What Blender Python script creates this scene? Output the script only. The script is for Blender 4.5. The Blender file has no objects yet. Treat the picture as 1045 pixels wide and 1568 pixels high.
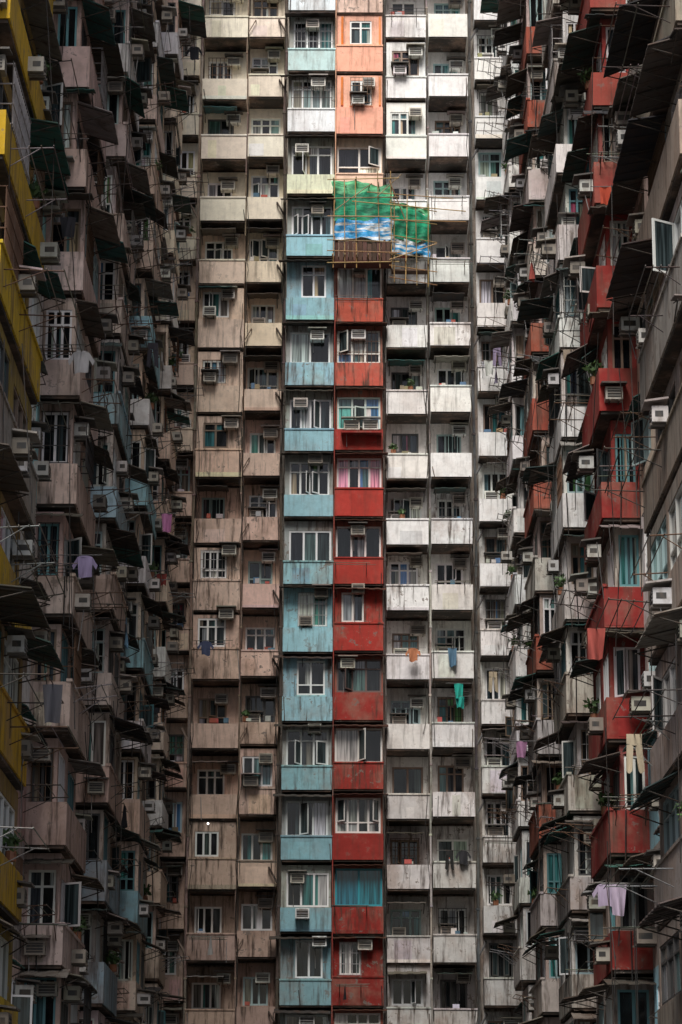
import bpy, math, random
import numpy as np
from mathutils import Vector, Matrix
R = random.Random(11)
H = 2.72
CAMZ = 1.6
ZREF = CAMZ + 8.5
D = 103.0
KMIN, KMAX = -2, 16

# ------------------------------------------------------------ materials
def nt(name):
    m = bpy.data.materials.new(name); m.use_nodes = True
    t = m.node_tree; t.nodes.clear()
    out = t.nodes.new('ShaderNodeOutputMaterial')
    b = t.nodes.new('ShaderNodeBsdfPrincipled')
    t.links.new(b.outputs[0], out.inputs[0])
    return m, t, b, out
def attr(t):
    a = t.nodes.new('ShaderNodeAttribute'); a.attribute_name = 'Col'; return a
def noise(t, scale, vec=(1,1,1), detail=2, rough=0.55):
    g = t.nodes.new('ShaderNodeNewGeometry')
    mp = t.nodes.new('ShaderNodeMapping'); mp.inputs['Scale'].default_value = vec
    t.links.new(g.outputs['Position'], mp.inputs['Vector'])
    n = t.nodes.new('ShaderNodeTexNoise'); n.inputs['Scale'].default_value = scale
    n.inputs['Detail'].default_value = detail; n.inputs['Roughness'].default_value = rough
    t.links.new(mp.outputs[0], n.inputs['Vector'])
    return n.outputs['Fac']
def ramp(t, src, a, b, lo=0.0, hi=1.0):
    r = t.nodes.new('ShaderNodeMapRange')
    r.inputs['From Min'].default_value = a; r.inputs['From Max'].default_value = b
    r.inputs['To Min'].default_value = lo; r.inputs['To Max'].default_value = hi
    t.links.new(src, r.inputs['Value']); return r.outputs[0]
def mth(t, op, a, b):
    n = t.nodes.new('ShaderNodeMath'); n.operation = op
    for i, x in enumerate((a, b)):
        if isinstance(x, (int, float)): n.inputs[i].default_value = x
        else: t.links.new(x, n.inputs[i])
    return n.outputs[0]
def mix(t, fac, a, b, mode='MIX'):
    n = t.nodes.new('ShaderNodeMix'); n.data_type = 'RGBA'; n.blend_type = mode
    if isinstance(fac, (int, float)): n.inputs[0].default_value = fac
    else: t.links.new(fac, n.inputs[0])
    for i, x in ((6, a), (7, b)):
        if isinstance(x, tuple): n.inputs[i].default_value = (*x, 1)
        else: t.links.new(x, n.inputs[i])
    return n.outputs[2]
def bump(t, b, src, s=0.3, d=0.02):
    n = t.nodes.new('ShaderNodeBump'); n.inputs['Strength'].default_value = s; n.inputs['Distance'].default_value = d
    t.links.new(src, n.inputs['Height']); t.links.new(n.outputs[0], b.inputs['Normal'])

MATS = {}
def make_mats():
    m, t, b, o = nt('painted_concrete')
    a = attr(t)
    streak = noise(t, 2.6, (2.2, 2.2, 0.22), 4, 0.70)
    patch = noise(t, 0.75, (1, 1, 0.8), 4, 0.68)
    peel = noise(t, 2.8, (1, 1, 1.1), 5, 0.74)
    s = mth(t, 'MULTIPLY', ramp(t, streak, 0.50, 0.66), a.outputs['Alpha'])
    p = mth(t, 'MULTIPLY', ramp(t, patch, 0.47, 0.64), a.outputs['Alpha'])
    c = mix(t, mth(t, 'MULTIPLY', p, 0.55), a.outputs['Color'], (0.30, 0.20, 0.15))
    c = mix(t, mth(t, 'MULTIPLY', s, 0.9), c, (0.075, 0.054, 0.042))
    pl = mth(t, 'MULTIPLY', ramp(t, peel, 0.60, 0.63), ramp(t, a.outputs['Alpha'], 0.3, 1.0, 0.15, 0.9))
    c = mix(t, pl, c, (0.19, 0.16, 0.14))
    c = mix(t, 1.0, c, mix(t, ramp(t, peel, 0.3, 0.6), (0.84, 0.84, 0.84), (1.08, 1.08, 1.08)), 'MULTIPLY')
    t.links.new(c, b.inputs['Base Color']); b.inputs['Roughness'].default_value = 0.9
    b.inputs['Specular IOR Level'].default_value = 0.2
    MATS['wall'] = m
    m, t, b, o = nt('painted_window_frame')
    a = attr(t)
    t.links.new(a.outputs['Color'], b.inputs['Base Color'])
    b.inputs['Roughness'].default_value = 0.45
    MATS['frame'] = m
    m, t, b, o = nt('window_glass')
    a = attr(t); n = noise(t, 1.0, (16, 16, 0.7), 1)
    c = mix(t, 1.0, a.outputs['Color'], mix(t, ramp(t, n, 0.35, 0.65), (0.3, 0.3, 0.3), (1.25, 1.25, 1.25)), 'MULTIPLY')
    t.links.new(c, b.inputs['Base Color']); b.inputs['Roughness'].default_value = 0.10
    b.inputs['Specular IOR Level'].default_value = 0.45
    bump(t, b, noise(t, 1.3, (1, 1, 1), 1), 0.2, 0.05)
    MATS['glass'] = m
    m, t, b, o = nt('weathered_sheet_metal')
    a = attr(t); n = noise(t, 3, (1, 1, 1), 3, 0.65)
    t.links.new(mix(t, ramp(t, n, 0.48, 0.68, 0, 0.6), a.outputs['Color'], (0.08, 0.045, 0.03)), b.inputs['Base Color'])
    b.inputs['Roughness'].default_value = 0.85
    b.inputs['Specular IOR Level'].default_value = 0.25
    MATS['metal'] = m
    m, t, b, o = nt('appliance_casing')
    a = attr(t); n = noise(t, 5, (1, 1, 0.5), 3)
    t.links.new(mix(t, ramp(t, n, 0.45, 0.75, 0, 0.75), a.outputs['Color'], (0.13, 0.1, 0.07)), b.inputs['Base Color'])
    b.inputs['Roughness'].default_value = 0.55
    MATS['ac'] = m
    m, t, b, o = nt('cloth')
    a = attr(t); n = noise(t, 9, (1, 1, 0.3), 2)
    t.links.new(mix(t, 1.0, a.outputs['Color'], mix(t, n, (0.6, 0.6, 0.6), (1.2, 1.2, 1.2)), 'MULTIPLY'), b.inputs['Base Color'])
    b.inputs['Roughness'].default_value = 0.95
    MATS['cloth'] = m
    m, t, b, o = nt('striped_tarpaulin')
    a = attr(t); n = noise(t, 1.1, (0.6, 1.0, 7.0), 2, 0.5); n2 = noise(t, 4, (1, 1, 1), 3)
    c = mix(t, ramp(t, n, 0.50, 0.54), a.outputs['Color'], (0.66, 0.72, 0.75))
    t.links.new(mix(t, 1.0, c, mix(t, ramp(t, n2, .3, .7), (0.45, 0.45, 0.45), (1.1, 1.1, 1.1)), 'MULTIPLY'), b.inputs['Base Color'])
    b.inputs['Roughness'].default_value = 0.5; bump(t, b, n2, 0.7, 0.08)
    MATS['tarp'] = m
    m, t, b, o = nt('scaffold_netting')
    a = attr(t); n = noise(t, 2.0, (0.7, 0.7, 2.2), 4, 0.65)
    t.links.new(mix(t, 1.0, a.outputs['Color'], mix(t, ramp(t, n, .35, .65), (0.3, 0.34, 0.34), (1.35, 1.3, 1.3)), 'MULTIPLY'), b.inputs['Base Color'])
    b.inputs['Roughness'].default_value = 0.7
    bump(t, b, n, 0.6, 0.08)
    MATS['net'] = m
    for nm, key, ro in (('bamboo_pole', 'bamboo', .6), ('leaves', 'leaf', .6)):
        m, t, b, o = nt(nm)
        a = attr(t); t.links.new(a.outputs['Color'], b.inputs['Base Color']); b.inputs['Roughness'].default_value = ro
        MATS[key] = m
    m, t, b, o = nt('asphalt')
    n = noise(t, 0.6, (1, 1, 1), 4)
    t.links.new(mix(t, n, (0.035, 0.035, 0.036), (0.075, 0.072, 0.07)), b.inputs['Base Color'])
    b.inputs['Roughness'].default_value = 0.85
    MATS['asphalt'] = m
    m, t, b, o = nt('lit_lamp')
    b.inputs['Emission Color'].default_value = (1, 0.93, 0.85, 1); b.inputs['Emission Strength'].default_value = 3
    MATS['lamp'] = m
make_mats()

# ------------------------------------------------------------ geometry accumulators
ACC = {}
def acc(key):
    if key not in ACC: ACC[key] = dict(v=[], f=[], c=[])
    return ACC[key]
def c4(c): return c if len(c) == 4 else (c[0], c[1], c[2], 0.5)
def jit(c, a=0.08):
    k = 1 + R.uniform(-a, a)
    r = tuple(max(0.003, min(0.86, x * k * (1 + R.uniform(-a, a) * 0.35))) for x in c[:3])
    return r + tuple(c[3:])
class Frame:
    def __init__(s, O, U, N):
        s.O, s.U, s.N = O, U, N
        s.flip = (U[0] * N[1] - U[1] * N[0]) < 0
    def p(s, u, v, z):
        return (s.O[0] + u * s.U[0] + v * s.N[0], s.O[1] + u * s.U[1] + v * s.N[1], s.O[2] + z)
BF = ((0,1,3,2),(4,6,7,5),(0,4,5,1),(2,3,7,6),(0,2,6,4),(1,5,7,3))
def hexa(F, key, P, col):
    a = acc(key); n = len(a['v']); col = c4(col)
    a['v'].extend(F.p(*q) for q in P)
    for f in BF:
        if F.flip: f = f[::-1]
        a['f'].append(tuple(n + i for i in f)); a['c'].append(col)
def box(F, key, u0, u1, v0, v1, z0, z1, col):
    if u1 - u0 < 1e-4 or v1 - v0 < 1e-4 or z1 - z0 < 1e-4: return
    hexa(F, key, [(u, v, z) for u in (u0, u1) for v in (v0, v1) for z in (z0, z1)], col)
def quad(F, key, P, col):
    a = acc(key); n = len(a['v']); a['v'].extend(F.p(*q) for q in P)
    f = tuple(range(n, n + len(P)))
    if F.flip: f = f[::-1]
    a['f'].append(f); a['c'].append(c4(col))
def rod(key, p0, p1, r, col, n=5):
    p0 = Vector(p0); p1 = Vector(p1); d = (p1 - p0)
    if d.length < 1e-5: return
    d.normalize(); x = d.cross(Vector((0, 0, 1)))
    if x.length < 0.1: x = d.cross(Vector((1, 0, 0)))
    x.normalize(); y = d.cross(x)
    a = acc(key); b = len(a['v']); col = c4(col)
    for P in (p0, p1):
        for i in range(n):
            t = 2 * math.pi * i / n
            a['v'].append(tuple(P + x * r * math.cos(t) + y * r * math.sin(t)))
    for i in range(n):
        k = (i + 1) % n
        a['f'].append((b + i, b + k, b + n + k, b + n + i)); a['c'].append(col)
    a['f'].append(tuple(b + i for i in range(n))[::-1]); a['c'].append(col)
    a['f'].append(tuple(b + n + i for i in range(n))); a['c'].append(col)
def frod(F, key, q0, q1, r, col, n=5): rod(key, F.p(*q0), F.p(*q1), r, col, n)

# ------------------------------------------------------------ building elements
GLASS = [((0.010,0.012,0.014),12),((0.04,0.055,0.06),4),((0.10,0.19,0.19),3),((0.05,0.20,0.20),2),((0.34,0.38,0.38),2.6),
         ((0.60,0.61,0.59),2.4),((0.22,0.20,0.17),1.5),((0.40,0.33,0.22),0.8),((0.42,0.10,0.16),0.5),((0.12,0.28,0.10),0.4),((0.08,0.2,0.4),0.4)]
def gcol():
    return jit(R.choices([g[0] for g in GLASS], [g[1] for g in GLASS])[0], 0.25)
FR = [(0.80,0.81,0.80),(0.80,0.81,0.80),(0.68,0.70,0.70),(0.83,0.83,0.81),(0.36,0.5,0.5),(0.08,0.08,0.08),(0.2,0.14,0.1)]
FRW = [(0.7,0.71,0.7),(0.6,0.62,0.62),(0.72,0.72,0.7),(0.3,0.42,0.43),(0.5,0.5,0.48),(0.06,0.06,0.06),(0.2,0.14,0.1),(0.08,0.2,0.22)]
def window(B, F, u0, u1, z0, z1, v, n=3, fc=None, theme=None, grille=0.18, sash=0.3, t=0.065):
    fr, gl, me = (B, 'window_frames', 'frame'), (B, 'window_panes', 'glass'), (B, 'window_grilles', 'metal')
    fc = fc or jit(R.choice(FR), 0.1); vb, vf = v - 0.10, v - 0.02
    box(F, fr, u0, u1, vb, vf, z0, z0 + t, fc); box(F, fr, u0, u1, vb, vf, z1 - t, z1, fc)
    box(F, fr, u0, u0 + t, vb, vf, z0 + t, z1 - t, fc); box(F, fr, u1 - t, u1, vb, vf, z0 + t, z1 - t, fc)
    w = (u1 - u0 - 2 * t) / n
    trans = R.random() < 0.45 and (z1 - z0) > 1.0
    zt = z0 + (z1 - z0) * (0.70 if R.random() < 0.7 else 0.3)
    main = theme or gcol(); mt = t * 0.55
    for i in range(n):
        a = u0 + t + i * w; b = a + w
        if i: box(F, fr, a - mt, a + mt, vb + 0.005, vf + 0.004, z0 + t, z1 - t, fc)
        g = jit(main, 0.25) if R.random() < 0.5 else gcol()
        segs = [(z0 + t, zt - 0.025), (zt + 0.025, z1 - t)] if trans else [(z0 + t, z1 - t)]
        if trans: box(F, fr, a + (mt if i else 0), b - (mt if i < n - 1 else 0), vb + 0.01, vf - 0.002, zt - 0.025, zt + 0.025, fc)
        for (c, d) in segs:
            op = R.random() < sash * 0.6 and d - c > 0.5
            gg = (0.008, 0.008, 0.009) if op else (jit(g, 0.2) if R.random() < .8 else gcol())
            if not op and R.random() < 0.35:
                m = a + w * R.uniform(0.3, 0.7)
                quad(F, gl, [(a, vb + 0.03, c), (m, vb + 0.03, c), (m, vb + 0.03, d), (a, vb + 0.03, d)], gg)
                quad(F, gl, [(m, vb + 0.03, c), (b, vb + 0.03, c), (b, vb + 0.03, d), (m, vb + 0.03, d)], gcol())
            else:
                quad(F, gl, [(a, vb + 0.03, c), (b, vb + 0.03, c), (b, vb + 0.03, d), (a, vb + 0.03, d)], gg)
            if op:
                ang = R.uniform(0.5, 1.35); side = R.random() < 0.5
                L = min(w * 0.95, 0.55); hu = a if side else b; s = 1 if side else -1
                du, dv = s * math.cos(ang) * L, math.sin(ang) * L
                v0 = vf + 0.01
                def leaf(k, f0, f1, q0, q1, th, col):
                    P = []
                    for f in (f0, f1):
                        for w_ in (-th, th):
                            for z in (q0, q1):
                                P.append((hu + du * f - w_ * math.sin(ang) * s, v0 + dv * f + w_ * math.cos(ang), z))
                    hexa(F, k, P, col)
                e = 0.10
                leaf(fr, 0, e, c, d, 0.014, fc); leaf(fr, 1 - e, 1, c, d, 0.014, fc)
                leaf(fr, e, 1 - e, c, c + 0.045, 0.014, fc); leaf(fr, e, 1 - e, d - 0.045, d, 0.014, fc)
                leaf(gl, e, 1 - e, c + 0.045, d - 0.045, 0.004, (0.05, 0.07, 0.075))
    if R.random() < grille:
        gc = jit(R.choice([(0.05,0.05,0.05),(0.4,0.4,0.4),(0.15,0.09,0.06)]), 0.1)
        m = max(3, int((u1 - u0) / 0.16))
        vo = v + R.choice([0.03, 0.03, 0.3])
        for i in range(m + 1):
            u = u0 + (u1 - u0) * i / m
            box(F, me, u - 0.009, u + 0.009, vo, vo + 0.018, z0, z1, gc)
        for i in range(4):
            z = z0 + (z1 - z0) * i / 3
            box(F, me, u0 - 0.03, u1 + 0.03, vo + 0.019, vo + 0.035, z - 0.01, z + 0.01, gc)
            if vo > v + 0.1:
                for u in (u0, u1): box(F, me, u - 0.012, u + 0.012, v, vo, z - 0.012, z + 0.012, gc)
def wallop(B, F, u0, u1, z0, z1, vb, vf, a, b, c, d, col):
    k = (B, 'walls', 'wall')
    box(F, k, u0, a, vb, vf, z0, z1, col); box(F, k, b, u1, vb, vf, z0, z1, col)
    box(F, k, a, b, vb, vf, z0, c, col); box(F, k, a, b, vb, vf, d, z1, col)
ACC_AC = ('air_conditioning_units', None, 'ac')
def ac(F, u, v, z, w=0.60, h=0.40, d=0.42, slab=True, dark=1.0):
    k = ACC_AC
    col = jit(tuple(x * dark for x in R.choice([(0.70,0.69,0.65),(0.58,0.55,0.48),(0.76,0.76,0.74),(0.42,0.39,0.33),(0.3,0.27,0.23)])), 0.12)
    w *= R.uniform(0.9, 1.1)
    d *= R.uniform(0.8, 1.15)
    box(F, k, u, u + w, v, v + d, z, z + h, col)
    dk = (0.03, 0.03, 0.03)
    box(F, k, u + 0.05, u + w - 0.05, v + d, v + d + 0.006, z + 0.05, z + h - 0.05, dk)
    for i in range(3):
        zz = z + 0.08 + (h - 0.18) * i / 2
        box(F, k, u + 0.05, u + w - 0.05, v + d + 0.007, v + d + 0.02, zz, zz + 0.02, jit(tuple(x * .6 for x in col[:3]), 0.1))
    for s in (u - 0.004, u + w - 0.001):
        box(F, k, s, s + 0.005, v + 0.1, v + d - 0.06, z + 0.1, z + h - 0.1, dk)
    for s in (u + 0.08, u + w - 0.12):
        box(F, k, s, s + 0.03, v, v + d + 0.04, z - 0.05, z - 0.01, (0.07, 0.06, 0.05))
    if slab and R.random() < 0.6:
        sl = jit((0.3, 0.28, 0.25), 0.3) if R.random() < .4 else (0.06, 0.055, 0.05)
        hexa(F, k, [(u - 0.1, v, z + h + 0.12), (u - 0.1, v, z + h + 0.16), (u - 0.1, v + d + 0.15, z + h + 0.05), (u - 0.1, v + d + 0.15, z + h + 0.09),
                    (u + w + 0.1, v, z + h + 0.12), (u + w + 0.1, v, z + h + 0.16), (u + w + 0.1, v + d + 0.15, z + h + 0.05), (u + w + 0.1, v + d + 0.15, z + h + 0.09)], sl)
    if R.random() < 0.4:
        frod(F, k, (u + 0.1, v + d * 0.6, z - 0.02), (u + 0.12, v + 0.1, z - R.uniform(0.4, 1.3)), 0.012, (0.3, 0.3, 0.3), 4)
AWC = [(0.05,0.045,0.04),(0.08,0.07,0.06),(0.04,0.042,0.045),(0.13,0.11,0.09),(0.05,0.075,0.07),(0.18,0.16,0.14),(0.04,0.11,0.10),(0.24,0.22,0.2)]
def awning(B, F, u0, u1, v, z, out, drop, col=None):
    k = (B, 'awnings', 'metal'); col = col or jit(R.choice(AWC), 0.2); t = 0.025
    n = max(2, int((u1 - u0) / 0.22)); sag = R.uniform(-0.06, 0.06)
    for i in range(n):
        fa, fb = i / n, (i + 1) / n
        a = u0 + (u1 - u0) * fa; b = u0 + (u1 - u0) * fb
        o = 0.018 if i % 2 else 0.0; za = z - drop + sag * fa; zb = z - drop + sag * fb
        hexa(F, k, [(a, v, z + o), (a, v, z + t + o), (a, v + out, za + o), (a, v + out, za + t + o),
                    (b, v, z + o), (b, v, z + t + o), (b, v + out, zb + o), (b, v + out, zb + t + o)], col)
    m = max(2, int((u1 - u0) / 1.1) + 1)
    for i in range(m):
        u = u0 + 0.06 + (u1 - u0 - 0.12) * i / (m - 1)
        frod(F, k, (u, v, z - drop - 0.25), (u, v + out * 0.92, z - drop - 0.035), 0.014, (0.05, 0.045, 0.04), 4)
        frod(F, k, (u, v, z - 0.04), (u, v + out, z - drop - 0.035), 0.014, (0.05, 0.045, 0.04), 4)
RK = ('laundry_racks', None, 'metal')
def cloth_item(F, u, v, z, kind, col, along='u', sc=1.0):
    name = {'shirt': 'hanging_shirt', 'trousers': 'hanging_trousers', 'towel': 'hanging_towel'}[kind]
    V, Fc = [], []
    def P(a, zz, off=0.0):
        a *= sc; zz *= sc
        if along == 'u': V.append(F.p(u + a, v + off, z + zz))
        else: V.append(F.p(u + off, v + a, z + zz))
    ph = R.uniform(0, 6)
    def grid(x0, x1, z0, z1, nx, nz, amp, sk=0.0, tp=0.0):
        b = len(V)
        for i in range(nz + 1):
            for j in range(nx + 1):
                fz = i / nz; fx = j / nx
                xx = x0 + (x1 - x0) * fx; xc = (x0 + x1) / 2
                P(xc + (xx - xc) * (1 + tp * fz) + sk * fz, z0 + (z1 - z0) * fz + 0.03 * fz * math.sin(ph + 5 * fx), amp * (0.3 + fz) * math.sin(ph + 7 * xx / max(0.2, x1 - x0) + 2 * fz))
        for i in range(nz):
            for j in range(nx):
                a = b + i * (nx + 1) + j; Fc.append((a, a + 1, a + nx + 2, a + nx + 1))
    if kind == 'shirt':
        grid(-0.22, 0.22, -0.05, -0.66, 6, 6, 0.05, 0.02, -0.12)
        for s in (-1, 1):
            b = len(V)
            P(s * 0.22, -0.05, 0); P(s * 0.22, -0.25, 0.02); P(s * 0.33, -0.42, 0.05); P(s * 0.38, -0.3, 0.03)
            Fc.append((b, b + 1, b + 2, b + 3))
        b = len(V); P(-0.22, -0.05); P(-0.09, 0.0); P(0.09, 0.0); P(0.22, -0.05); Fc.append((b, b + 1, b + 2, b + 3))
    elif kind == 'trousers':
        grid(-0.18, 0.18, 0, -0.25, 4, 2, 0.02)
        grid(-0.18, -0.02, -0.25, -0.9, 3, 5, 0.04, -0.05, -0.1); grid(0.02, 0.18, -0.25, -0.9, 3, 5, 0.04, 0.04, -0.1)
    else:
        grid(-0.22, 0.22, 0, -R.uniform(0.5, 0.9), 7, 6, 0.08, 0.03, -0.25)
    me = bpy.data.meshes.new(name); me.from_pydata(V, [], Fc)
    ca = me.color_attributes.new('Col', 'FLOAT_COLOR', 'POINT')
    ca.data.foreach_set('color', np.tile(np.array(c4(col), dtype=np.float32), len(V)))
    for p in me.polygons: p.use_smooth = True
    me.materials.append(MATS['cloth']); ob = bpy.data.objects.new(name, me)
    bpy.context.scene.collection.objects.link(ob)
CL = [(0.3,0.26,0.4),(0.5,0.5,0.52),(0.03,0.03,0.04),(0.03,0.03,0.04),(0.08,0.1,0.2),(0.3,0.06,0.05),(0.4,0.34,0.25),(0.1,0.2,0.3),(0.55,0.54,0.5),(0.05,0.06,0.08)]
def rack(F, u0, u1, v, z, out=0.9, clothes=0.3):
    c = jit(R.choice([(0.06,0.055,0.05),(0.2,0.2,0.2),(0.1,0.06,0.04)]), 0.2)
    tilt = R.uniform(-0.05, 0.18)
    for u in (u0, u1):
        frod(F, RK, (u, v, z), (u, v + out, z + tilt), 0.014, c, 4)
        frod(F, RK, (u, v, z - 0.35), (u, v + out * 0.7, z + tilt * 0.7), 0.011, c, 4)
    n = R.randint(2, 4)
    for i in range(n):
        f = 1 - i / (n + 0.5)
        frod(F, RK, (u0 - 0.12, v + out * f, z + tilt * f), (u1 + R.uniform(0.05, 0.4), v + out * f, z + tilt * f + R.uniform(-0.03, 0.03)), 0.012, jit((0.18,0.17,0.15), 0.4), 4)
    if R.random() < clothes:
        kind = R.choices(['shirt', 'towel', 'trousers'], [4, 4, 2])[0]
        cloth_item(F, R.uniform(u0, u1), v + out, z + tilt - 0.01, kind, jit(R.choice(CL), 0.15), R.choice(['u', 'v']), 0.85)
PP = ('potted_plants', None, 'leaf')
def plant(F, u, v, z, r=0.3, n=70):
    o = F.p(u, v, z)
    rod(PP, o, (o[0], o[1], o[2] + 0.2), 0.11, (0.25, 0.1, 0.05), 8)
    for i in range(n):
        d = Vector((R.gauss(0, 1), R.gauss(0, 1), R.gauss(0.2, 0.8))); d.normalize()
        p = Vector((o[0], o[1], o[2] + 0.2 + r * 0.7)) + d * r * R.uniform(0.3, 1.1)
        a = Vector((R.gauss(0, 1), R.gauss(0, 1), R.gauss(0, 1))).normalized() * 0.09
        b = a.cross(d).normalized() * 0.04
        ac_ = acc(PP); k = len(ac_['v'])
        for q in (p - a, p + b, p + a, p - b): ac_['v'].append(tuple(q))
        ac_['f'].append((k, k + 1, k + 2, k + 3)); g = R.uniform(0.5, 1.6)
        ac_['c'].append((0.05 * g, 0.10 * g, 0.03 * g, 1))
    for i in range(6):
        rod(PP, (o[0], o[1], o[2] + 0.18), (o[0] + R.uniform(-r, r) * 0.7, o[1] + R.uniform(-r, r) * 0.7, o[2] + 0.2 + r * R.uniform(0.5, 1.3)), 0.008, (0.06, 0.08, 0.03), 3)

# ------------------------------------------------------------ colours
WHITE = (0.86, 0.85, 0.83, 0.6); CREAM = (0.86, 0.67, 0.54, 0.6)
BLUE = (0.34, 0.60, 0.68, 0.55); RED = (0.42, 0.05, 0.04, 0.6); SALMON = (0.86, 0.44, 0.32, 0.45)
YEL = (0.64, 0.41, 0.035, 0.7); DIRT_AO = (0.05, 0.045, 0.04, 1.0); GREY = (0.40, 0.36, 0.34, 0.9); PINK = (0.68, 0.51, 0.45, 0.85)
def zk(k, off=0.0): return ZREF + H * (k + off)
def low_shade(c, k, a=4, f=0.72):  # paints light falloff into lower-floor colours and adds heavier grime
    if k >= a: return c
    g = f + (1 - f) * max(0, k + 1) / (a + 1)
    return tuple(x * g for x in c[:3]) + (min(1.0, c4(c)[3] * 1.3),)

# ============================================================ BACK BLOCK
B = 'apartment_building'
FB = Frame((0, D, 0), (1, 0), (0, -1))
K = (B, 'walls', 'wall')
ZTOP = zk(KMAX + 1)
box(FB, K, -8.2, 8.2, -9, 0, 0, ZTOP + 0.2, (0.42, 0.38, 0.34, 1.0))
def back_cell(u0, u1, k, off, p, r, col, hp=0.95, wmode='part', inner=None, nwin=3, wf=(0.12, 0.78), acprob=0.6, awn=0.15, theme=None, wh=1.2, fc=None, grille=0.2):
    zb = zk(k, off) + R.uniform(-0.05, 0.05); inner = inner or col
    dj = R.choice([0.5, 0.8, 1.1, 1.8])
    col = jit(col, 0.08); inner = jit(inner, 0.08)
    col = col[:3] + (min(1.0, c4(col)[3] * dj),); inner = inner[:3] + (min(1.0, c4(inner)[3] * dj * 1.2),)
    hp += R.uniform(-0.06, 0.08)
    zn = zk(k + 1, off) - 0.13
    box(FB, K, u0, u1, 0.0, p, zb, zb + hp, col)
    box(FB, K, u0 + 0.03, u1 - 0.03, 0.0, p - 0.04, zb - 0.07, zb, DIRT_AO)  # slab underside: grime plus occlusion-like shade put into the colour
    if R.random() < 0.6:
        box(FB, K, u0 - 0.02, u1 + 0.02, p - r if r > .1 else p - 0.1, p + 0.035, zb + hp, zb + hp + 0.06, jit(col, 0.15))
    if R.random() < 0.4:
        pa = u0 + (u1 - u0) * R.uniform(0.03, 0.5); pb = min(u1 - 0.05, pa + R.uniform(0.3, 0.9))
        box(FB, K, pa, pb, p, p + 0.006, zb + 0.03, zb + hp * R.uniform(0.4, 0.92), jit(col, 0.2))
    if R.random() < 0.15:
        box(FB, K, u0 + 0.01, u1 - 0.01, p, p + 0.02, zb + 0.005, zb + R.uniform(0.08, 0.2), jit(col, 0.3))
    vf = p - r; z0 = zb + hp; z1 = zn
    L = u1 - u0
    jw = 0.10 if wmode == 'part' else 0.03
    a = u0 + L * wf[0] + R.uniform(-.04, jw); b = u0 + L * wf[1] + R.uniform(-jw * 1.5, .05)
    c = z0 + (0.12 if wmode == 'part' else 0.06); d = min(c + wh + R.uniform(-.14, .08), z1 - 0.12)
    wallop(B, FB, u0 + 0.02, u1 - 0.02, z0, z1, 0.0 if vf > 0.3 else -0.2, vf, a, b, c, d, inner)
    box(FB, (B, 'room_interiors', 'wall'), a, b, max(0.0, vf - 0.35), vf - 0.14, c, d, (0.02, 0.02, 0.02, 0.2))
    window(B, FB, a, b, c, d, vf, nwin if R.random() < .75 else max(2, nwin - 1), theme=theme, fc=fc, t=0.07, grille=grille)
    if R.random() < 0.5 and r < 0.5: box(FB, K, a - 0.05, b + 0.05, vf, vf + 0.07, c - 0.06, c - 0.002, jit(inner, .2))
    if R.random() < acprob:
        if wmode == 'full':
            uu = R.choice([a + 0.15, b - 0.85, b - 0.8, (a + b) / 2 - 0.3]); zz = R.choice([d - 0.42, d - 0.42, d - 0.15])
        else:
            uu = min(b - R.uniform(0.1, 0.5), u1 - 0.72); zz = d - R.uniform(0.05, 0.42)
        ac(FB, uu, vf - 0.08, zz, w=0.56, h=0.38)
    if wmode == 'part' and R.random() < 0.25:
        ac(FB, a + 0.05, vf, c - 0.05, w=0.56, h=0.38)
    if wmode == 'full' and R.random() < 0.1:
        ac(FB, a + R.uniform(0, .8), p, zb + hp - 0.45, w=0.56, h=0.38)
    if R.random() < awn:
        awning(B, FB, a - 0.15, b + 0.15, vf, min(d + 0.25, z1 - 0.02), r * 0.6 + R.uniform(0.35, 0.7), 0.16)
    if R.random() < 0.16:
        rack(FB, a, a + min(1.2, b - a), p, zb + hp + R.uniform(-0.4, 0.1), 0.7, 0.2)
    elif R.random() < 0.14 and r > 0.4:
        plant(FB, R.uniform(a, b), p - 0.2, zb + hp + 0.06, R.uniform(0.15, 0.28), 45)
    if r > 0.5 and R.random() < 0.5:
        for q in range(R.randint(1, 3)):
            uu = R.uniform(u0 + 0.1, u1 - 0.4)
            box(FB, (B, 'ledge_boxes', 'cloth'), uu, uu + R.uniform(0.12, 0.3), p - 0.35, p - 0.1 - q * .02, zb + hp + 0.061 + q * 0.003, zb + hp + R.uniform(0.13, 0.3), jit(R.choice([(.5,.5,.5),(.1,.2,.3),(.4,.1,.08),(.3,.25,.15),(.6,.6,.6)]), .3))
    if R.random() < 0.35:
        uu = R.choice([u0 + 0.06, u1 - 0.07, R.uniform(u0 + .1, u1 - .1)])
        frod(FB, (B, 'cables', 'metal'), (uu, p + 0.03, zb + hp * R.uniform(.4, 1)), (uu + R.uniform(-.03, .1), p + 0.03, zb - R.uniform(0, 0.1)), 0.016, R.choice([(.03, .03, .03), (.3, .3, .3), (.1, .07, .05)]), 4)
BLUE_P = {15:(0.74,0.82,0.82,.4), 14:(0.56,0.76,0.75,.45), 13:(0.76,0.82,0.84,.6), 12:(0.78,0.83,0.62,.4), 16:(0.72,0.80,0.80,.4)}
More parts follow.
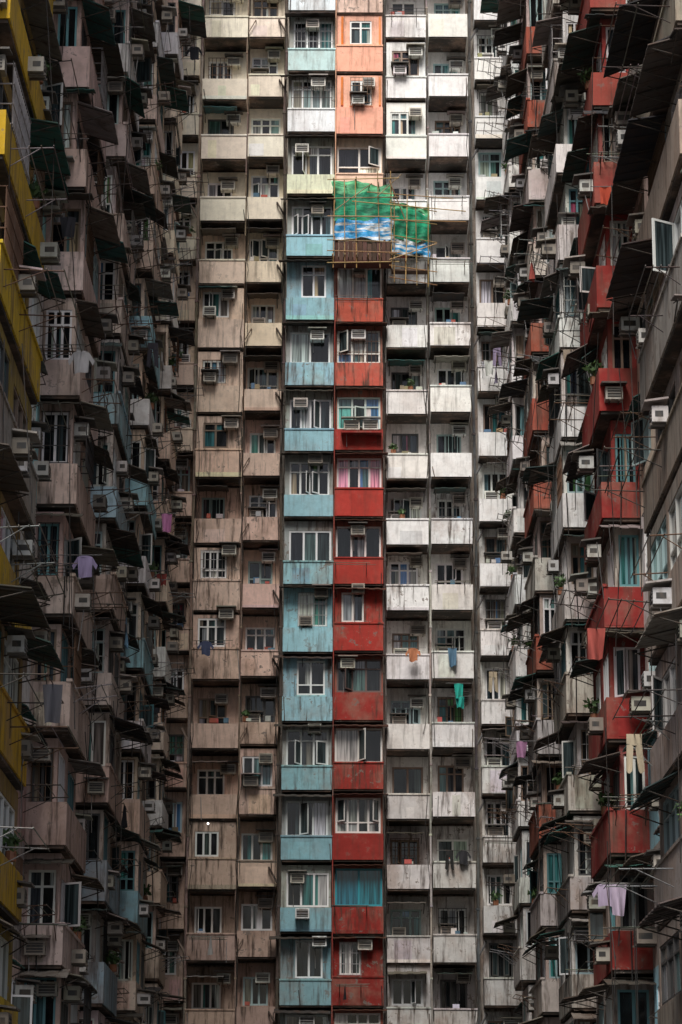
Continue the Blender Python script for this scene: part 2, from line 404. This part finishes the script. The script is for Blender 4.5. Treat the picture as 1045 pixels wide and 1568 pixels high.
for k in range(KMIN, KMAX + 1):
    dirt_shade = 0.28 if k >= 11 else (0.42 if k >= 8 else (0.68 if k >= 3 else 1.0))  # grime grows downwards, also painting the top-to-bottom light gradient
    cw = low_shade(WHITE[:3] + (dirt_shade,), k, 5, 0.62)
    cc = low_shade(((0.86, 0.77, 0.64) if k >= 11 else (0.86, 0.69, 0.56) if k >= 8 else (0.76, 0.57, 0.47)) + (dirt_shade * 1.1,), k, 5, 0.60)
    back_cell(-6.95, -5.95, k, 0.10, 0.75, 0.55, cc, 0.9, 'part', None, 2, (0.15, 0.85), 0.5, 0.35)
    flat = k in (9, 8, 7, 5, 4, 1) or (k > 9 and R.random() < .15)
    back_cell(-5.8, -3.95, k, 0.62, 1.30, 0.12 if flat else 1.08, cc, 0.95 if not flat else 1.15, 'part', None, 3, (0.10, 0.70), 0.9, 0.1 if flat else 0.25, wh=1.1)
    flat = R.random() < 0.25
    back_cell(-3.90, -2.42, k, 0.68, 1.15, 0.14 if flat else 0.98, jit(cc, 0.06), 0.9, 'part', None, 3, (0.08, 0.88), 0.9, 0.3, wh=1.15)
    bc = low_shade(BLUE_P.get(k, BLUE), k, 5, 0.68)
    pl = k in (0, 4, 5, 10)
    back_cell(-2.25, -0.31, k, 0.0, 1.75, 0.34, bc, 0.9, 'part' if pl else 'full', bc if pl else (0.42, 0.46, 0.44, 0.9), 2 if pl else R.choice([3, 4, 4]), (0.28, 0.86) if pl else (0.10, 0.94), 0.8, 0.0, wh=1.40, fc=jit((0.78, 0.80, 0.80), 0.06),
              theme=R.choice([None, (0.10,0.2,0.2), (0.02,0.025,0.03), (0.02,0.025,0.03), (0.30,0.4,0.4)]))
    if R.random() < .9: awning(B, FB, -2.58 + R.uniform(-0.10, 0.25), -0.33, 1.41, zk(k) + 2.72 - 0.13, R.uniform(0.36, 0.66), R.uniform(0.08, 0.2), jit((0.05, 0.045, 0.04), 0.2))
    if k in (13, 14):
        back_cell(-0.25, 1.66, k, 0.0, 1.70, 0.10, SALMON, 1.1, 'part', SALMON, 2, (0.28, 0.78), 0.3, 0.0, wh=1.2, fc=(0.75, 0.75, 0.73))
        box(FB, K, -0.06, 0.03, 1.605, 1.66, zk(k) + 1.25, zk(k) + 2.5, (0.7, 0.2, 0.04, .4))
        box(FB, K, 1.5, 1.58, 1.605, 1.65, zk(k) + 1.25, zk(k) + 2.5, (0.8, 0.3, 0.12, .4))
    else:
        rc = (0.84, 0.66, 0.54, .5) if k > 14 else ((0.84, 0.60, 0.48, .6) if k in (11, 12) else low_shade(RED, k, 6, 0.6))
        if k > 15: rc = (0.8, 0.74, 0.56, .5)
        if k in (9, 10): rc = (0.50, 0.11, 0.075, .75)
        if k == 1: th, fcx = (0.02, 0.17, 0.22), (0.03, 0.32, 0.40)
        elif k == 8: th, fcx = (0.14, 0.42, 0.40), (0.6, 0.7, 0.66)
        elif k == 7: th, fcx = (0.6, 0.25, 0.33), (0.78, 0.72, 0.72)
        else: th, fcx = R.choice([None, (0.5, 0.5, 0.48), (0.02, 0.02, 0.02)]), jit((0.80, 0.78, 0.74), 0.06)
        if k == 4: fcx = (0.15, 0.1, 0.09); th = (0.03, 0.03, 0.03)
        pl = k in (0, 5)
        back_cell(-0.25, 1.66, k, 0.0, 1.70, 0.28, rc, 0.9 + (0.15 if k < 8 else 0), 'part' if pl else 'full', rc if pl else ((0.38, 0.12, 0.09, 0.9) if k < 11 else (0.75, 0.64, 0.52, .6)), 2 if pl else R.choice([3, 4]), (0.12, 0.58) if pl else (0.04, 0.96), 0.55, 0.0, wh=1.3 if pl else 1.4, theme=th, fc=fcx)
        awning(B, FB, -0.24, 1.74 + R.uniform(0, .12), 1.42, zk(k) + H - 0.13, R.uniform(0.34, 0.55), R.uniform(0.05, 0.14), jit((0.08, 0.035, 0.025), 0.2))
        if k == 8:
            ac(FB, 0.1, 1.72, zk(k) + 0.75); ac(FB, 0.85, 1.72, zk(k) + 0.75)
            box(FB, K, 0.0, 1.6, 1.72, 2.15, zk(k) + 0.6, zk(k) + 0.68, (0.3, 0.04, 0.035, .5))
    flat = R.random() < 0.15
    back_cell(1.80, 3.46, k, 0.62, 1.35, 0.14 if flat else 1.15, cw, 0.97, 'part', None, 3, (0.10, 0.84), 0.6, 0.2, wh=1.1)
    flat = R.random() < 0.08
    back_cell(3.56, 5.18, k, 0.62, 1.60, 0.14 if flat else 1.35, jit(cw, 0.04), 0.97, 'part', None, 3, (0.14, 0.86), 0.9, 0.3, wh=1.1)
    back_cell(5.50, 6.95, k, 0.02, 0.95, 0.80, cw, 0.95, 'part', None, 3, (0.12, 0.8), 0.6, 0.35, wh=1.3)
box(FB, K, -8.2, 8.2, -9, 1.2, ZTOP + 0.2, ZTOP + 0.5, GREY)
box(FB, K, -0.295, -0.255, 1.35, 1.76, zk(KMIN), zk(10.9), (0.30, 0.05, 0.04, 0.8))
box(FB, K, -0.295, -0.255, 1.35, 1.76, zk(10.9), ZTOP, (0.78, 0.45, 0.30, 0.8))
def pipe(F, u, v, z0, z1, r, col, branch=0.0, side=1, skip=0.0):
    k = (B, 'downpipes', 'metal'); z = z0; uu = u
    while z < z1:
        zz = min(z1, z + H)
        nu = u + R.uniform(-0.05, 0.05)
        if R.random() >= skip:
            frod(F, k, (uu, v, z), (nu, v, zz), r, jit(col, .25), 6)
            box(F, k, nu - r * 1.4, nu + r * 1.4, v - r * 1.5, v + r * 1.2, zz - 0.05, zz + 0.02, jit(col, 0.3))
        uu = nu
        if R.random() < branch:
            frod(F, k, (uu, v, z + 0.9), (uu + side * 0.3, v + 0.02, z + 1.45), r * 0.8, col, 5)
            frod(F, k, (uu + side * 0.3, v + 0.02, z + 1.45), (uu + side * 0.32, v - 1.0, z + 1.6), r * 0.8, col, 5)
        z = zz
pipe(FB, 3.50, 1.42, 3, 27, 0.04, (0.42, 0.40, 0.37), 0.8)
pipe(FB, 3.51, 0.9, 27, ZTOP, 0.035, (0.30, 0.28, 0.26), 0.0)
pipe(FB, -3.93, 1.25, 3, ZTOP, 0.03, (0.25, 0.19, 0.15), 0.3, skip=.2)
pipe(FB, -2.36, 1.30, 3, ZTOP, 0.05, (0.10, 0.08, 0.07), 0.3, side=-1)
pipe(FB, 1.73, 1.3, 3, ZTOP, 0.03, (0.12, 0.11, 0.10), 0.3, skip=.2)
pipe(FB, -5.87, 1.0, 3, ZTOP, 0.055, (0.30, 0.24, 0.2), 0.4, side=-1)
pipe(FB, 5.34, 0.5, 3, ZTOP, 0.06, (0.15, 0.15, 0.15), 0.5)
for i in range(60):
    u = R.choice([-5.7, -4.0, -3.8, -2.5, -2.3, 1.75, 3.4, 3.6, 5.1, 5.25]) + R.uniform(-0.12, 0.12)
    z = R.uniform(6, 50); L = R.uniform(2, 7); vv = 1.64 if u > 3.5 and u < 5.2 else 1.39
    p = (u, vv, z)
    for s in range(5):
        q = (u + R.uniform(-0.09, 0.09), vv + R.uniform(-0.02, 0.05), z - L * (s + 1) / 5)
        frod(FB, (B, 'cables', 'metal'), p, q, 0.013, (0.03, 0.03, 0.03), 3); p = q
for i in range(7):
    u = -6.9 + i * 2.0
    box(FB, (B, 'shop_shutters', 'metal'), u, u + 1.8, 0.02, 0.08, 0.05, 2.8, jit((0.25, 0.27, 0.28), 0.3))
    for q in range(18): box(FB, (B, 'shop_shutters', 'metal'), u, u + 1.8, 0.081, 0.1, 0.1 + q * 0.15, 0.17 + q * 0.15, (0.2, 0.22, 0.23))
    box(FB, (B, 'shop_shutters', 'metal'), u, u + 1.85, 0.02, 0.9, 3.0, 3.7, jit(R.choice([RED, WHITE, YEL, BLUE])[:3], 0.2))

# ============================================================ WINGS
XB, P = 7.30, 0.95
def wing(bname, s, bays, palette):
    global B
    B = bname; Kw = (B, 'walls', 'wall')
    Fc = Frame((s * XB, 0, 0), (0, 1), (-s, 0))
    Y0, Y1 = 44.0, 102.3
    box(Fc, Kw, Y0, Y1, -9, -0.25, 0, ZTOP, (0.3, 0.27, 0.25, 1.0))
    zoff = 0.12
    segs = []; prev = Y0
    for (a, b, nm) in bays: segs.append((prev, a)); prev = b
    segs.append((prev, Y1))
    for (a, b) in segs:
        if b - a < 0.6: continue
        n = max(1, round((b - a) / 2.6)); w = (b - a) / n
        for k in range(KMIN, KMAX + 1):
            base = jit(R.choice([GREY, PINK, WHITE, CREAM, BLUE]), 0.2); zb = zk(k, zoff)
            for i in range(n):
                u0 = a + i * w; u1 = u0 + w; c = jit(base, 0.08)
                z0, z1 = zb, zb + H
                wc = (z0 + 1.0, z0 + 2.25); wa, wb = u0 + w * 0.15, u0 + w * 0.8
                wallop(B, Fc, u0, u1, z0, z1, -0.25, 0.0, wa, wb, wc[0], wc[1], c)
                window(B, Fc, wa, wb, wc[0], wc[1], 0.0, 3, grille=0.1, sash=0.1)
                if R.random() < 0.4: awning(B, Fc, wa - 0.1, wb + 0.1, 0, wc[1] + 0.2, R.uniform(0.4, 0.8), 0.2)
                if R.random() < 0.5: ac(Fc, wb - 0.3, 0.0, wc[0] + R.choice([0.8, -0.5]), w=.5, h=.34, dark=.8)
                if R.random() < 0.3: rack(Fc, wa, wb, 0, wc[0], R.uniform(0.6, 1.1), 0.1)
    for bi, (a, b, nm) in enumerate(bays):
        Ff = Frame((s * XB, a, 0), (-s, 0), (0, -1))
        for k in range(KMIN, KMAX + 1):
            pc, wc_ = palette(nm, k)
            pc = low_shade(jit(pc, 0.12), k, 4, .75); wc_ = low_shade(jit(wc_, 0.12), k, 4, .75)  # light falloff painted into the lower wing floors too
            zb = zk(k, zoff + (0.0 if nm != 'Q' else 0.3)) + R.uniform(-.05, .05); hp = R.choice([0.9, 1.0, 1.1])
            r = R.choice([0.05, 0.15, 0.3]); rf = R.choice([0.15, 0.35, 0.5])
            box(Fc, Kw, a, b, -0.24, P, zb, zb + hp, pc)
            box(Fc, Kw, a + 0.04, b - 0.04, 0.0, P - 0.04, zb - 0.08, zb, DIRT_AO)  # bay underside strip, grime with AO-like shade painted in
            if R.random() < 0.5: box(Fc, Kw, a - 0.03, b, P - 0.1, P + 0.04, zb + hp, zb + hp + 0.07, jit(pc, 0.15))
            if R.random() < 0.4: box(Ff, Kw, R.uniform(.05, .4), R.uniform(.5, .93), 0.0, 0.006, zb + .05, zb + hp * R.uniform(.5, .95), jit(pc, 0.25))
            z0 = zb + hp; z1 = zk(k + 1, zoff + (0.0 if nm != 'Q' else 0.3)) - 0.14
            vf = P - r
            us = a + rf + 0.12; um = (us + b) / 2
            for (x0, x1) in ((us, um), (um, b)):
                wa = x0 + 0.15; wb = x1 - R.uniform(0.15, 0.6); c = z0 + 0.05; d = z0 + R.uniform(1.15, 1.4)
                wallop(B, Fc, x0, x1, z0, z1, vf - 0.12, vf, wa, wb, c, d, wc_)
                window(B, Fc, wa, wb, c, d, vf, 3, grille=0.15, sash=0.08, fc=jit(R.choice(FRW), .1), t=.055)
                x = R.random()
                if x < 0.62: awning(B, Fc, x0 + 0.02 - (R.uniform(0.0, 0.5) if x0 == us else 0), x1 - 0.05 - R.uniform(0, .5), vf, min(d + 0.2, z1), R.uniform(0.35, 1.0), R.uniform(0.08, 0.35))
                if R.random() < 0.08: awning(B, Fc, x0 + 0.1, x1 - 0.1, P, zb - 0.05, R.uniform(0.4, 0.7), R.uniform(0.15, 0.3))
                if R.random() < 0.6: ac(Fc, R.choice([wa, wb - 0.5]) + R.uniform(-.1, .1), P if R.random() < .5 else vf, c + R.choice([-0.7, 0.0, 0.8]), w=.48, h=.32, d=.36, dark=.65)
                if R.random() < 0.45: rack(Fc, wa + 0.1, wb - 0.1, P, c + R.uniform(-0.5, 0.1), R.uniform(0.5, 1.2), 0.06)
                elif R.random() < 0.2: plant(Fc, (wa + wb) / 2, P - 0.05, zb + hp + 0.07, 0.25)
            wa, wb = 0.06, vf - 0.10; c = z0 + 0.05; d = z0 + 1.34
            wallop(B, Ff, -0.24, vf, z0, z1, -rf - 0.12, -rf, wa, wb, c, d, wc_)
            window(B, Ff, wa, wb, c, d, -rf, R.choice([2, 2, 3]), grille=0.25, sash=0.08, fc=(jit((0.12, 0.3, 0.33), 0.1) if nm == 'R' and R.random() < 0.3 else jit(R.choice(FRW), .1)), t=.055)
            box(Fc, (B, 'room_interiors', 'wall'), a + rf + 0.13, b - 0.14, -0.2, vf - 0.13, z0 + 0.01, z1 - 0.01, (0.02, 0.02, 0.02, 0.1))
            box(Fc, Kw, b - 0.13, b, -0.2, vf - 0.125, z0, z1, wc_)
            x = R.random()
            if x < 0.5: awning(B, Ff, -0.1, P + R.uniform(0, 0.25), -rf, min(d + 0.22, z1), rf + R.uniform(0.2, 0.6), R.uniform(.08, .25))
            if R.random() < 0.35: ac(Ff, R.choice([0.05, 0.38]), -rf, c + R.choice([-0.05, 0.85, 0.95]), w=0.46, h=.32, d=.32, dark=.75)
            if R.random() < 0.12: ac(Ff, R.choice([0.1, 0.4]), 0.0, zb + 0.2, w=0.46, h=.32, d=.32, dark=.75)
            if R.random() < 0.3: rack(Ff, 0.1, 0.8, 0.0, c - 0.05, R.uniform(0.5, 0.9), 0.10)
            if R.random() < 0.3:
                uu = R.uniform(0.05, 0.9)
                frod(Ff, (B, 'cables', 'metal'), (uu, 0.03, zb + hp), (uu + R.uniform(-.1, .1), 0.03, zb - 0.3), 0.016, (.03, .03, .03), 4)
        uu = b + 0.12
        for z in range(0, 17):
            frod(Fc, (B, 'downpipes', 'metal'), (uu, 0.12, 2 + z * 3.1), (uu, 0.12, 5.1 + z * 3.1), 0.05, jit((0.14, 0.13, 0.12), 0.3), 6)
    for i in range(120):
        u = R.uniform(46, 100); z = R.uniform(5, 52); L = R.uniform(1, 5)
        v = P + R.uniform(0.02, 0.4)
        frod(Fc, (B, 'cables', 'metal'), (u, v, z), (u + R.uniform(-1, 1), v + R.uniform(-.2, .2), z - L), 0.012, (0.04, 0.04, 0.04), 3)
    box(Fc, Kw, Y0, Y1, -9, P, ZTOP, ZTOP + 0.3, GREY)

def pal_left(nm, k):
    if nm == 'Y': return YEL if k != 2 else (0.34, 0.30, 0.26, .8), (0.36, 0.25, 0.07, 0.8)
    if nm == 'R': return R.choice([PINK, PINK, (0.74, 0.60, 0.54, .7)]), PINK
    if nm == 'W': return R.choice([WHITE, (0.66, 0.56, 0.5, .8), PINK, (0.38, 0.55, 0.62, .7)]), (0.66, 0.58, 0.55, .8)
    if nm == 'Q': return R.choice([BLUE, WHITE, CREAM]), CREAM
    return R.choice([CREAM, CREAM, WHITE]), CREAM
def pal_right(nm, k):
    if nm == 'Y': return R.choice([(0.30, 0.25, 0.21, .9), (0.42, 0.37, 0.33, .9), (0.38, 0.29, 0.24, .9)]), (0.34, 0.29, 0.26, .9)
    if nm == 'R': return ((0.28, 0.034, 0.03, .6) if k < 6 else (0.38, 0.08, 0.065, 0.65)), R.choice([(0.26, 0.04, 0.035, .7), (0.34, 0.10, 0.09, .7), (0.45, 0.40, 0.37, .8)])
    if nm == 'W': return R.choice([WHITE, (0.62, 0.59, 0.56, .8), (0.55, 0.51, 0.47, 1.0)]), (0.72, 0.70, 0.67, .7)
    if nm == 'Q': return R.choice([(0.38, 0.10, 0.065, .8), (0.32, 0.05, 0.04, .7), (0.66, 0.62, 0.58, .7), (0.66, 0.62, 0.58, .7)]), (0.55, 0.46, 0.42, .8)
    return WHITE, WHITE
wing('apartment_building.001', -1, [(46.5, 53.4, 'Y'), (61.5, 66.5, 'R'), (72.5, 77.0, 'W'), (84, 88.5, 'Q'), (94.5, 98, 'P')], pal_left)
wing('apartment_building.002', 1, [(46.5, 53.9, 'Y'), (62.5, 67.2, 'R'), (73.5, 78.0, 'W'), (84.5, 89, 'Q'), (94.5, 98, 'P')], pal_right)

# ============================================================ scaffolding
S = 'bamboo_scaffolding'; bk = (S, 'poles', 'bamboo'); nk = (S, 'netting', 'net'); tk = (S, 'tarpaulin', 'tarp')
def sheet(u0, v0, u1, v1, z0, z1, col, amp=0.07, nx=16, nz=8, key=nk):
    a = acc(key); b = len(a['v']); ph = R.uniform(0, 6)
    for i in range(nz + 1):
        for j in range(nx + 1):
            fx, fz = j / nx, i / nz
            w = amp * (math.sin(ph + fx * 11 + fz * 3) + 0.7 * math.sin(ph * 2 + fx * 23 - fz * 5) + 0.4 * R.uniform(-1, 1))
            edge = 0.07 * math.sin(ph + fx * 8) * (1 if i == nz else (-1 if i == 0 else 0))
            a['v'].append(FB.p(u0 + (u1 - u0) * fx + 0.04 * math.sin(fz * 7 + ph), v0 + (v1 - v0) * fx + w, z0 + (z1 - z0) * fz + 0.2 * w + edge))
    for i in range(nz):
        for j in range(nx):
            k = b + i * (nx + 1) + j
            a['f'].append((k, k + 1, k + nx + 2, k + nx + 1)); a['c'].append(c4(jit(col, 0.12)))
GRN = (0.006, 0.28, 0.14); TB = (0.03, 0.32, 0.68)
sheet(-0.3, 2.4, 2.0, 2.4, 41.3, 42.5, GRN, 0.05)
sheet(-0.3, 1.8, -0.3, 2.4, 41.35, 42.7, GRN, nx=4)
sheet(-0.4, 2.3, 2.05, 1.85, 42.45, 43.1, (0.10, 0.42, 0.20), 0.06)
sheet(-0.3, 2.47, 2.05, 2.47, 40.5, 41.35, TB, 0.05, key=tk)
sheet(2.0, 2.4, 3.55, 1.8, 40.55, 41.9, GRN, 0.06)
sheet(2.0, 2.2, 3.6, 1.5, 41.9, 42.2, (0.10, 0.42, 0.20), 0.05)
sheet(2.0, 2.44, 3.55, 1.84, 39.95, 40.55, TB, 0.05, key=tk)
sheet(3.55, 1.8, 3.55, 1.3, 39.8, 42.0, GRN, nx=4)
BM = (0.32, 0.20, 0.08)
def pole(a, b, r=0.02): frod(FB, bk, a, b, r, jit(BM, .35), 6)
for i in range(6):
    u = -0.35 + i * 0.47
    if i != 3: pole((u, 2.66, 39.2), (u + R.uniform(-.12, .12), 2.66, 43.1 + R.uniform(-.2, .5)))
    pole((u, 1.3, 39.6), (u + R.uniform(-.05, .05), 2.9, 39.7), 0.024)
    pole((u, 1.7, 43.0 + R.uniform(-.3, .1)), (u + R.uniform(-.1, .1), 2.75, 43.0 + R.uniform(-.3, .1)))
for i in range(4):
    u = 2.1 + i * 0.46; v = 2.64 - 0.39 * i * 0.46
    pole((u, v, 38.6), (u + R.uniform(-.1, .1), v, 42.3 + R.uniform(-.2, .3)))
    pole((u, 1.2, 39.5), (u, v + 0.15, 39.55))
for z in (39.4, 39.9, 40.35, 41.4, 42.2, 43.0):
    pole((-0.6, 2.70, z + R.uniform(-.05, .05)), (2.3, 2.70, z + R.uniform(-.08, .08)))
for z in (38.8, 39.3, 39.8, 40.6, 41.3, 42.0):
    pole((1.9, 2.70, z), (3.85, 1.88, z + R.uniform(-.1, .1)))
for (a, z0, b, z1) in ((0.4, 42.0, 5.0, 41.7), (1.0, 42.4, 4.5, 42.25), (2.0, 41.2, 5.0, 41.25), (1.9, 42.9, 2.6, 41.2), (-0.3, 41.6, 1.2, 42.9), (1.9, 39.5, 3.8, 40.3), (1.4, 42.2, 2.4, 43.3)):
    pole((a, 2.8, z0), (b, 2.5, z1))
box(FB, (S, 'catch_platform', 'metal'), -0.35, 2.0, 1.77, 2.5, 39.5, 39.56, (0.12, 0.05, 0.04))
for i in range(12):
    box(FB, (S, 'catch_platform', 'metal'), -0.3 + i * 0.19, -0.14 + i * 0.19, 2.4, 2.43, 39.6, 40.4 + R.uniform(-.1, .1), jit((0.10, 0.05, 0.04), 0.4))
box(FB, (S, 'catch_platform', 'metal'), 2.0, 3.5, 1.65, 2.1, 39.3, 39.36, (0.12, 0.08, 0.06))

def px2back(px, py, v):
    h = math.tan(math.radians(15.3) + math.atan((784 - py) / 4078)) * (D - v)
    dep = (D - v) * math.cos(math.radians(15.3)) + h * math.sin(math.radians(15.3))
    return (px - 522) / 4078 * dep, v, h + CAMZ
for (px, py, kd, c) in ((703, 1046, 'towel', (0.02, 0.40, 0.32)), (705, 1066, 'towel', (0.02, 0.36, 0.3)), (690, 1302, 'trousers', (0.02, 0.02, 0.02)), (711, 1302, 'shirt', (0.03, 0.03, 0.035)),
                        (693, 992, 'towel', (0.10, 0.2, 0.3)), (633, 992, 'shirt', (0.5, 0.2, 0.1))):
    u, v, z = px2back(px, py, 1.8)
    cloth_item(FB, u, v, z, kd, c, sc=0.8)
    frod(FB, RK, (u - 0.5, v, z + 0.01), (u + 0.5, v, z + 0.01), 0.01, (0.2, 0.2, 0.2), 4)
    frod(FB, RK, (u, v, z + 0.01), (u, 1.2, z + 0.01), 0.01, (0.2, 0.2, 0.2), 4)
FL = Frame((-XB, 0, 0), (0, 1), (1, 0)); FRt = Frame((XB, 0, 0), (0, 1), (-1, 0))
for (F, u, v, z, kd, c) in ((FL, 61, 1.25, 17.2, 'shirt', (0.36, 0.30, 0.5)), (FRt, 61.8, 1.15, 9.6, 'shirt', (0.42, 0.35, 0.48)), (FRt, 61.6, 0.85, 9.55, 'towel', (0.46, 0.38, 0.5)),
                            (FRt, 62, 0.7, 27.0, 'towel', (0.5, 0.08, 0.04)), (FL, 84, 1.6, 24.5, 'towel', (0.5, 0.2, 0.4)), (FRt, 84, 1.5, 17, 'towel', (0.4, 0.2, 0.35))):
    cloth_item(F, u, v, z, kd, c, 'v', 0.8)
    frod(F, RK, (u, 0, z + 0.01), (u, v + 0.4, z + 0.01), 0.012, (0.2, 0.2, 0.2), 4)

u, v, z = px2back(320, 1262, 1.45)
bpy.ops.mesh.primitive_uv_sphere_add(radius=0.045, segments=16, ring_count=8, location=FB.p(u, v, z))
lo = bpy.context.object; lo.name = 'wall_lamp'; lo.data.materials.append(MATS['lamp'])
frod(FB, ('apartment_building', 'downpipes', 'metal'), (u, v, z + 0.05), (u, 0.25, z + 0.2), 0.012, (.1, .1, .1), 4)

# ------------------------------------------------------------ build meshes
def build():
    parents = {}
    for (g, part, mat), d in ACC.items():
        name = part or g
        me = bpy.data.meshes.new(name); me.from_pydata(d['v'], [], d['f'])
        ca = me.color_attributes.new('Col', 'FLOAT_COLOR', 'CORNER')
        lens = np.array([len(f) for f in d['f']])
        cols = np.repeat(np.array(d['c'], dtype=np.float32), lens, axis=0)
        ca.data.foreach_set('color', cols.ravel())
        me.materials.append(MATS[mat])
        if mat in ('net', 'tarp'):
            for p in me.polygons: p.use_smooth = True
        ob = bpy.data.objects.new(name, me); bpy.context.scene.collection.objects.link(ob)
        if part:
            if g not in parents:
                e = bpy.data.objects.new(g.split('.')[0], None); bpy.context.scene.collection.objects.link(e); parents[g] = e
            ob.parent = parents[g]
build()

me = bpy.data.meshes.new('ground'); s = 2500
me.from_pydata([(-s, -s, 0), (s, -s, 0), (s, s, 0), (-s, s, 0)], [], [(0, 1, 2, 3)]); me.materials.append(MATS['asphalt'])
bpy.context.scene.collection.objects.link(bpy.data.objects.new('ground', me))

# ------------------------------------------------------------ light
sc = bpy.context.scene
w = bpy.data.worlds.new('World'); sc.world = w; w.use_nodes = True
t = w.node_tree; bg = t.nodes['Background']
sky = t.nodes.new('ShaderNodeTexSky'); sky.sky_type = 'NISHITA'; sky.sun_disc = False
EL, AZ = 54, 180 + 12
sky.sun_elevation = math.radians(EL); sky.sun_rotation = math.radians(AZ)
sky.dust_density = 4.0; sky.air_density = 1.0
t.links.new(sky.outputs[0], bg.inputs[0]); bg.inputs[1].default_value = 0.115
sd = bpy.data.lights.new('sun', 'SUN'); sd.energy = 5.0; sd.angle = math.radians(28); sd.color = (1, 0.955, 0.90)
so = bpy.data.objects.new('sun', sd); sc.collection.objects.link(so)
el, az = math.radians(EL), math.radians(AZ)
dirv = Vector((math.sin(az) * math.cos(el), math.cos(az) * math.cos(el), math.sin(el)))
so.rotation_euler = dirv.to_track_quat('Z', 'Y').to_euler()
sc.view_settings.view_transform = 'Standard'; sc.view_settings.look = 'None'; sc.view_settings.exposure = 0

# ------------------------------------------------------------ camera
cd = bpy.data.cameras.new('camera'); cam = bpy.data.objects.new('camera', cd); sc.collection.objects.link(cam)
cd.sensor_fit = 'VERTICAL'; cd.sensor_height = 36; cd.lens = 93.6; cd.clip_end = 5000; cd.clip_start = 0.5
cam.location = (0, 0, CAMZ)
rot = Matrix.Rotation(math.radians(90 + 15.3), 4, 'X') @ Matrix.Rotation(math.radians(0.2), 4, 'Z')
cam.rotation_euler = rot.to_euler()
sc.camera = cam
print('faces', sum(len(d['f']) for d in ACC.values()))
